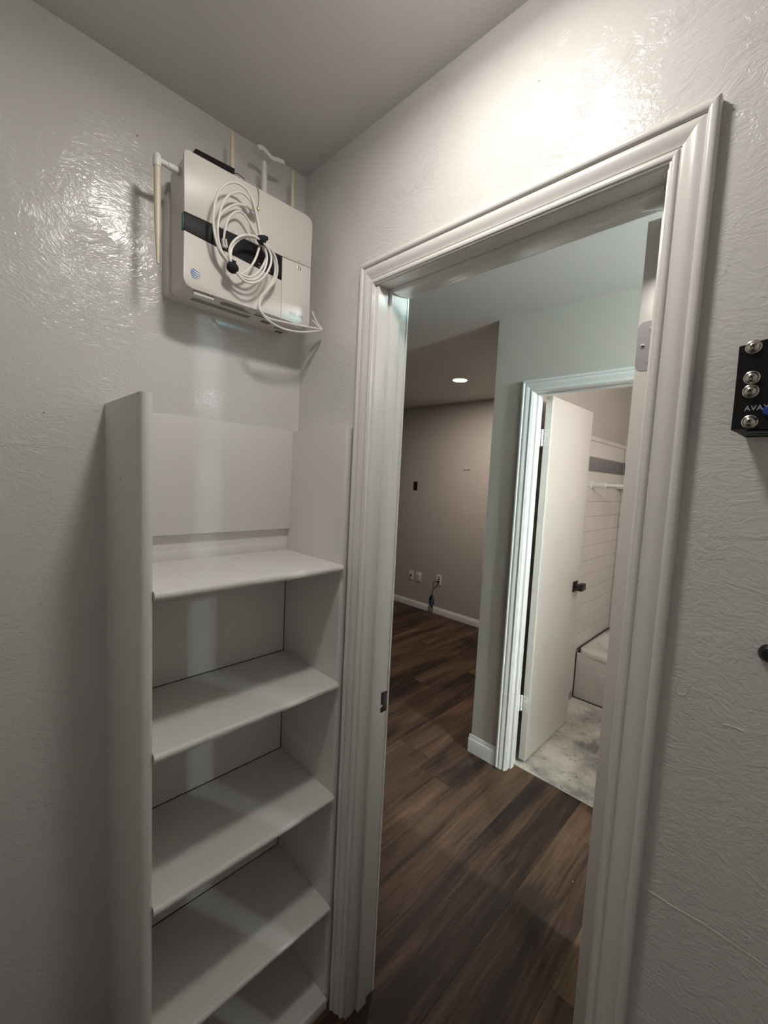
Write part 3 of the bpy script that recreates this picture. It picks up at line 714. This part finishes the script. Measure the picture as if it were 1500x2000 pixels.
# underside: vents, print lines, recesses and clip rods
zb = BZ0
def und(u, v): p = on(2, zb, u, v); return p
vs = bmesh.new()
a_, b_ = und(368, 589), und(481, 622)
for k in range(30):
    y = a_.y+(b_.y-a_.y)*k/29; z = shz(y, BZ0+.001)
    bx(vs, (.046, y-.0011, z-.0007), (.066, y+.0011, z+.0002))
for k in range(7):
    y = -.115+.0055*k; z = shz(y, BZ0+.001)
    bx(vs, (.040, y-.0012, z-.0007), (.056, y+.0012, z+.0002))
obj('vent_slots', vs, M['plasticdark'], bxo)['kind'] = 'stuff'
il = bmesh.new()
for k, (y0, y1, xx) in enumerate(((-.285, -.235, .100), (-.288, -.225, .094), (-.290, -.215, .088), (-.285, -.205, .082), (-.20, -.175, .098), (-.20, -.172, .090), (-.20, -.172, .087), (-.200, -.172, .084))):
    z = shz((y0+y1)/2, BZ0+.001); bx(il, (xx-.0010, y0, z-.0008), (xx+.0010, y1, z+.0003))
obj('fine_print', il, M['ink'], bxo)['kind'] = 'stuff'
for (x0, x1, y0, y1) in ((.052, .068, -.165, -.140), (.012, .026, -.098, -.078)):
    z = shz((y0+y1)/2, BZ0+.001); box('connector_recess', (x0, y0, z-.0008), (x1, y1, z+.0004), M['plasticdark'], bxo)
for (u0, v0, u1, v1) in ((377, 572, 417, 585), (551, 625, 588, 641)):
    zz = BZ0-.004
    p, q = on(0, XF-.010, u0, v0), on(0, XF-.010, u1, v1)
    lt = obj('latch_tube', lathe(p, q, [(0, .0042), (1, .0042)], 14), M['white'], bxo, True)
    obj('tube_bore', disc(p+Vector((0, .0003, 0)), (p-q), .0022, .0006, 10, 0), M['hole'], lt)
    for tt in (0.05, .93):
        m_ = p.lerp(q, tt); box('latch_lug', (XF-.016, m_.y-.003, m_.z), (XF-.010, m_.y+.003, m_.z+.012), M['plastic'], lt)
# black strip standing on the top
bs = bx(bmesh.new(), (.040, -.343, BZ1-.006), (.072, -.250, 2.303), .001)
for v in bs.verts: v.co.z += (v.co.y+.22)*SH*3
tp = obj('battery_pack', bs, M['rubber'], bxo, True); tp['label'] = 'black pack on the top edge'
# antennas
def whip(y, zt, r, x=.058, mat='cream'):
    an = obj('antenna', lathe((x, y, BZ1-.010), (x, y-.002, zt), [(0, r*1.15), (.25, r*1.15), (.6, r), (.97, r*.85), (1, r*.55)], 16), M[mat], bxo, True); return an
whip(-.2500, 2.390, .0054)
whip(-.1635, 2.370, .0072, mat='white')
whip(-.0785, 2.390, .0047)
S = [on(0, .062, u, v) for u, v in ((499, 292), (508, 294), (517, 303), (526, 313), (538, 317), (550, 322))]
rib = smoothpath(S, 5); rg = []
for i, p in enumerate(rib):
    d = (rib[min(i+1, len(rib)-1)]-rib[max(i-1, 0)]).normalized(); n_ = Vector((1, 0, 0)).cross(d).normalized()
    rg.append([p+Vector((-.012, 0, 0))+n_*.0048, p+Vector((.014, 0, 0))+n_*.0048, p+Vector((.014, 0, 0))-n_*.0048, p+Vector((-.012, 0, 0))-n_*.0048])
hk = obj('antenna_clip', loft(rg), M['white'], bxo, True); hk['label'] = 'white wavy clip on the middle antenna'
# left antenna with elbow
ex, ey, ez = .098, -.431, 2.212
an = obj('antenna', lathe((ex, ey, ez-.012), (ex+.006, ey, 2.000), [(0, .0068), (.25, .0066), (.62, .0060), (.80, .0042), (1, .0028)], 18), M['cream'], bxo, True)
an['label'] = 'cream antenna hanging down at the left side'
obj('antenna_elbow', lathe((ex, ey, ez-.014), (ex, ey, ez+.013), [(0, .0078), (.4, .0082), (.85, .0075), (1, .004)], 18), M['white'], an, True)
obj('antenna_collar', lathe((ex, ey+.003, ez), (ex-.004, BY0-.004, ez+.002), [(0, .0062), (.38, .0062), (.42, .0052), (.46, .0070), (.95, .0072), (1, .005)], 18), M['white'], an, True)
obj('antenna_nut', lathe((ex-.004, BY0-.006, ez+.002), (ex-.004, BY0+.002, ez+.002), [(0, .0045), (.35, .0045), (.36, .0085), (1, .0085)], 6), M['steel'], an)

# ------------------------------------------------------------------ coiled network cables hung in front of the box
cb = tag(empty('network_cable', (.15, -.2, 2.10)), 'white coiled network cables tied in front of the control box', 'cable')
def cp(pts, x0, x1=None):
    x1 = x0 if x1 is None else x1; n = len(pts)-1
    return [on(0, x0+(x1-x0)*i/n, *crop2(*p)) for i, p in enumerate(pts)]
RC = .0027
T1, T2 = (797, 700), (535, 945)
loops = [
 (cp([T2, (490, 890), (405, 760), (365, 600), (362, 450), (385, 320), (430, 225), (520, 170), (610, 190), (680, 260), (730, 370), (765, 520), T1], .152, .158)),
 (cp([T2, (480, 880), (425, 770), (398, 620), (412, 490), (445, 370), (505, 285), (590, 258), (660, 292), (718, 380), (750, 500), (775, 610), T1], .146, .154)),
 (cp([T2, (470, 880), (412, 790), (383, 640), (400, 515), (460, 430), (560, 373), (650, 383), (700, 425)], .150, .134)),
 (cp([(455, 700), (463, 620), (490, 520), (540, 455), (600, 437), (655, 480), (712, 575), (762, 660), T1], .134, .150)),
 (cp([T1, (720, 660), (640, 655), (565, 690), (515, 760), (508, 840), T2], .160, .160)),
 (cp([T1, (730, 672), (645, 672), (580, 705), (530, 770), (520, 850), T2], .152, .156)),
 (cp([T2, (600, 1030), (650, 1075), (715, 1092), (790, 1065), (855, 990), (890, 890), (870, 790), T1], .160, .160)),
 (cp([T2, (590, 1010), (650, 1050), (720, 1062), (780, 1035), (830, 960), (850, 870), (835, 780), T1], .154, .154)),
 (cp([T2, (600, 1000), (660, 1030), (720, 1030), (775, 990), (820, 920), (845, 840), (815, 770), T1], .149, .149)),
 (cp([T1, (770, 800), (740, 880), (695, 950), (645, 995), (590, 1000), T2], .146, .146)),
 (cp([T1, (850, 740), (900, 800), (935, 880), (945, 990), (915, 1080), (850, 1160), (790, 1230), (775, 1300), (800, 1360), (870, 1415), (1000, 1448), (1150, 1480), (1290, 1505), (1352, 1516), (1300, 1440), (1262, 1350)], .158, .1255)),
 (cp([T1, (840, 745), (890, 810), (918, 880), (925, 990), (895, 1080), (840, 1165), (798, 1240), (783, 1310), (820, 1390), (900, 1460), (1000, 1510), (1100, 1533), (1200, 1540), (1300, 1532), (1350, 1522), (1310, 1480), (1265, 1430)], .152, .1255)),
]
for P_ in loops: obj('cable_loop', tube(P_, RC, 8, 6), M['cable'], cb, True)
for (c_, d_) in ((cp([(700, 420), (735, 455)], .134), None), (cp([(455, 690), (462, 745)], .134), None)):
    p, q = c_; n_ = (q-p).normalized(); s_ = Vector((1, 0, 0)).cross(n_).normalized()
    bm = prism([p+s_*.0055+Vector((.004, 0, 0)), p-s_*.0055+Vector((.004, 0, 0)), p-s_*.0055-Vector((.004, 0, 0)), p+s_*.0055-Vector((.004, 0, 0))], n_*.017)
    pg = obj('plug', bm, M['clear'], cb); pg['label'] = 'clear modular plug'
    obj('plug_tab', tube([p+Vector((.005, 0, 0)), p+n_*.012+Vector((.007, 0, 0))], .0012, 6, 1), M['clear'], pg)
for (u, v, r1, r2) in ((535, 950, .0135, .0125), (800, 698, .0115, .0100)):
    c = on(0, .156, *crop2(u, v)); bm = bmesh.new()
    bmesh.ops.create_uvsphere(bm, u_segments=18, v_segments=12, radius=1)
    rnd = random.Random(u)
    for q in bm.verts:
        q.co = Vector((q.co.x*r2*1.0, q.co.y*r1*(1+.08*rnd.uniform(-1, 1)), q.co.z*r1*.92*(1+.06*rnd.uniform(-1, 1))))+c
    ct = obj('cable_tie', bm, M['rubber'], cb, 'all'); ct['label'] = 'black hook-and-loop cable tie'
    q = Vector((0, .010, .009)) if u > 700 else Vector((0, .001, .012))
    obj('tie_tail', bx(bmesh.new(), c+q-Vector((.003, .006, .004)), c+q+Vector((.004, .006, .004)), .001), M['rubber'], ct)
c4 = lambda x, y: (360+x/6.25, 230+y/6.25)
XS = (.075, .082, .092, .100, .108, .116, .1232, .1245, .1255)
def tw(pts, xs): return [on(0, XS[i]+xs, *c4(*p)) for i, p in enumerate(pts)]
obj('wire', tube(tw([(590, 680), (640, 680), (700, 720), (745, 755), (810, 795), (870, 830), (905, 880), (915, 960), (905, 1080)], 0), .0010, 6), M['red'], bxo, True)
wr = obj('wire', tube(tw([(590, 690), (640, 720), (700, 755), (745, 757), (812, 798), (874, 833), (909, 883), (919, 962), (908, 1082)], .0008), .0010, 6), M['cable'], bxo, True)
c = on(0, .131, *c4(900, 1112)); obj('brass_tip', lathe(c+Vector((0, -.002, .004)), c+Vector((0, .002, -.004)), [(0, .002), (.4, .0032), (1, .0026)], 10), M['gold'], wr, True)
c = on(0, .075, *c4(596, 680)); box('red_terminal', c-Vector((.002, .0016, .003)), c+Vector((.002, .0016, .003)), M['red'], wr)

# ------------------------------------------------------------------ black panel at the right picture edge
dv = tag(empty('equipment_bracket', (1.12, 0, 1.70)), 'black metal equipment bracket with round-headed screws at the right picture edge', 'bracket')
YD_ = -.040; x0, x1, z0, z1 = 1.0620, 1.30, 1.6508, 1.7562
poly = [(x0+.0005, z1), (x0+.022, z1+.004), (x0+.038, z1+.006), (x0+.038, z1+.002), (x1, z1+.002), (x1, z0), (x0+.0018, z0)]
obj('face_plate', prism([(x, YD_, z) for x, z in poly], (0, .004, 0)), M['device'], dv)
obj('side_flange', prism([(x0+.001, YD_+.004, z1-.001), (x0+.001, YD_+.004, z0), (1.0755, 0, z0-.004), (1.0755, 0, z1-.004)], (.004, 0, 0)), M['device'], dv)
obj('bottom_shelf', prism([(x0+.0016, YD_+.002, z0+.0006), (x1, YD_+.002, z0+.0006), (x1, 0, z0-.006), (1.0755, 0, z0-.006)], (0, 0, .003)), M['device'], dv)
box('bottom_label', (1.079, YD_+.006, z0-.0032), (x1, -.021, z0-.0010), M['purple'], dv, .0004)
box('circuit_board', (1.079, -.021, z0-.0046), (x1, -.003, z0-.0030), M['pcb'], dv)
for u, v in ((1472, 678), (1468.5, 738), (1466, 764.5), (1464, 824)):
    c = on(1, YD_, u, v)
    scw = obj('screw', lathe((c.x, YD_, c.z), (c.x, YD_-.0062, c.z), [(0, .0082), (.12, .0084), (.2, .0074), (.3, .0068), (.6, .0058), (.85, .0036), (1, .0018)], 28), M['chrome'], dv, True)
    scw['label'] = 'nickel round-head screw'
    rb = bmesh.new(); a_ = .45
    for ang in (a_, a_+PI/2):
        ca_, sa_ = math.cos(ang)*.0028, math.sin(ang)*.0028; e1, e2 = math.cos(ang+PI/2)*.0006, math.sin(ang+PI/2)*.0006
        merge(rb, prism([(c.x+ca_+e1, YD_-.0064, c.z+sa_+e2), (c.x-ca_+e1, YD_-.0064, c.z-sa_+e2), (c.x-ca_-e1, YD_-.0064, c.z-sa_-e2), (c.x+ca_-e1, YD_-.0064, c.z+sa_-e2)], (0, .0015, 0)))
    obj('cross_recess', rb, M['hole'], scw)
c = on(1, YD_, 1453, 803)
text_mesh('lettering', 'AVAYA', .0092, M['silverink'], dv, (c.x, YD_-.0002, c.z), Matrix.Rotation(PI/2, 4, 'X') @ Matrix.Rotation(.02, 4, 'Z'), .0002, 0, 1.05)
c = on(1, YD_-.004, 1501, 803)
kb = obj('blue_knob', lathe((c.x, YD_, c.z), (c.x, YD_-.008, c.z), [(0, .0062), (.6, .0062), (1, .0045)], 24), M['cobalt'], dv, True); kb['label'] = 'blue round plug'
c = on(1, 0, 1504, 1276)
obk = tag(obj('wall_bumper', lathe((c.x, 0, c.z), (c.x, -.010, c.z), [(0, .012), (.5, .012), (1, .008)], 24), M['matteblack'], None, True), 'dark round fitting cut off at the right picture edge below the black bracket', 'fitting')

# ------------------------------------------------------------------ small relief marks on the walls
def mark(pts, r, parent, name='paint_ridge'):
    P_ = [on(1, 0, u, v) for u, v in pts]
    obj(name, tube(P_, r, 6, 3), M['wall'], parent, True)
mark([(1243, 1727), (1262, 1737), (1285, 1751), (1312, 1769)], .0011, wf)
mark([(1312, 1769), (1370, 1802), (1430, 1842), (1500, 1890)], .0007, wf)
mark([(1326, 1322), (1320, 1345), (1322, 1355), (1338, 1357), (1348, 1338)], .0006, wf)
mark([(1412, 1414), (1432, 1420), (1455, 1429)], .0009, wf)
mark([(1300, 247), (1330, 238), (1365, 232)], .0003, wf)
def markA(pts, r): obj('paint_ridge', tube([on(0, 0, u, v) for u, v in pts], r, 6, 3), M['wall'], wl, True)
markA([(118, 770), (132, 771), (148, 773)], .0005)
markA([(0, 870), (60, 868), (150, 876), (205, 884)], .0006)
for u, v in ((86, 806), (268, 265), (425, 195)):
    c = on(0, 0, u, v); obj('paint_pit', disc((c.x, c.y, c.z), (1, 0, 0), .0018, .0003, 8), M['ink'], wl)
for u, v in ((1433, 214), (1241, 1728), (1053, 158)):
    c = on(1, 0, u, v); obj('paint_pit', disc((c.x, c.y, c.z), (0, -1, 0), .0013, .0003, 8), M['ink'], wf)
c = on(2, 0, 1119, 1722)
tag(obj('paint_crumb', disc((c.x, c.y, 0), (0, 0, 1), .0016, .0012, 8), M['white'], None), 'tiny white crumb on the dark plank floor', 'crumb')
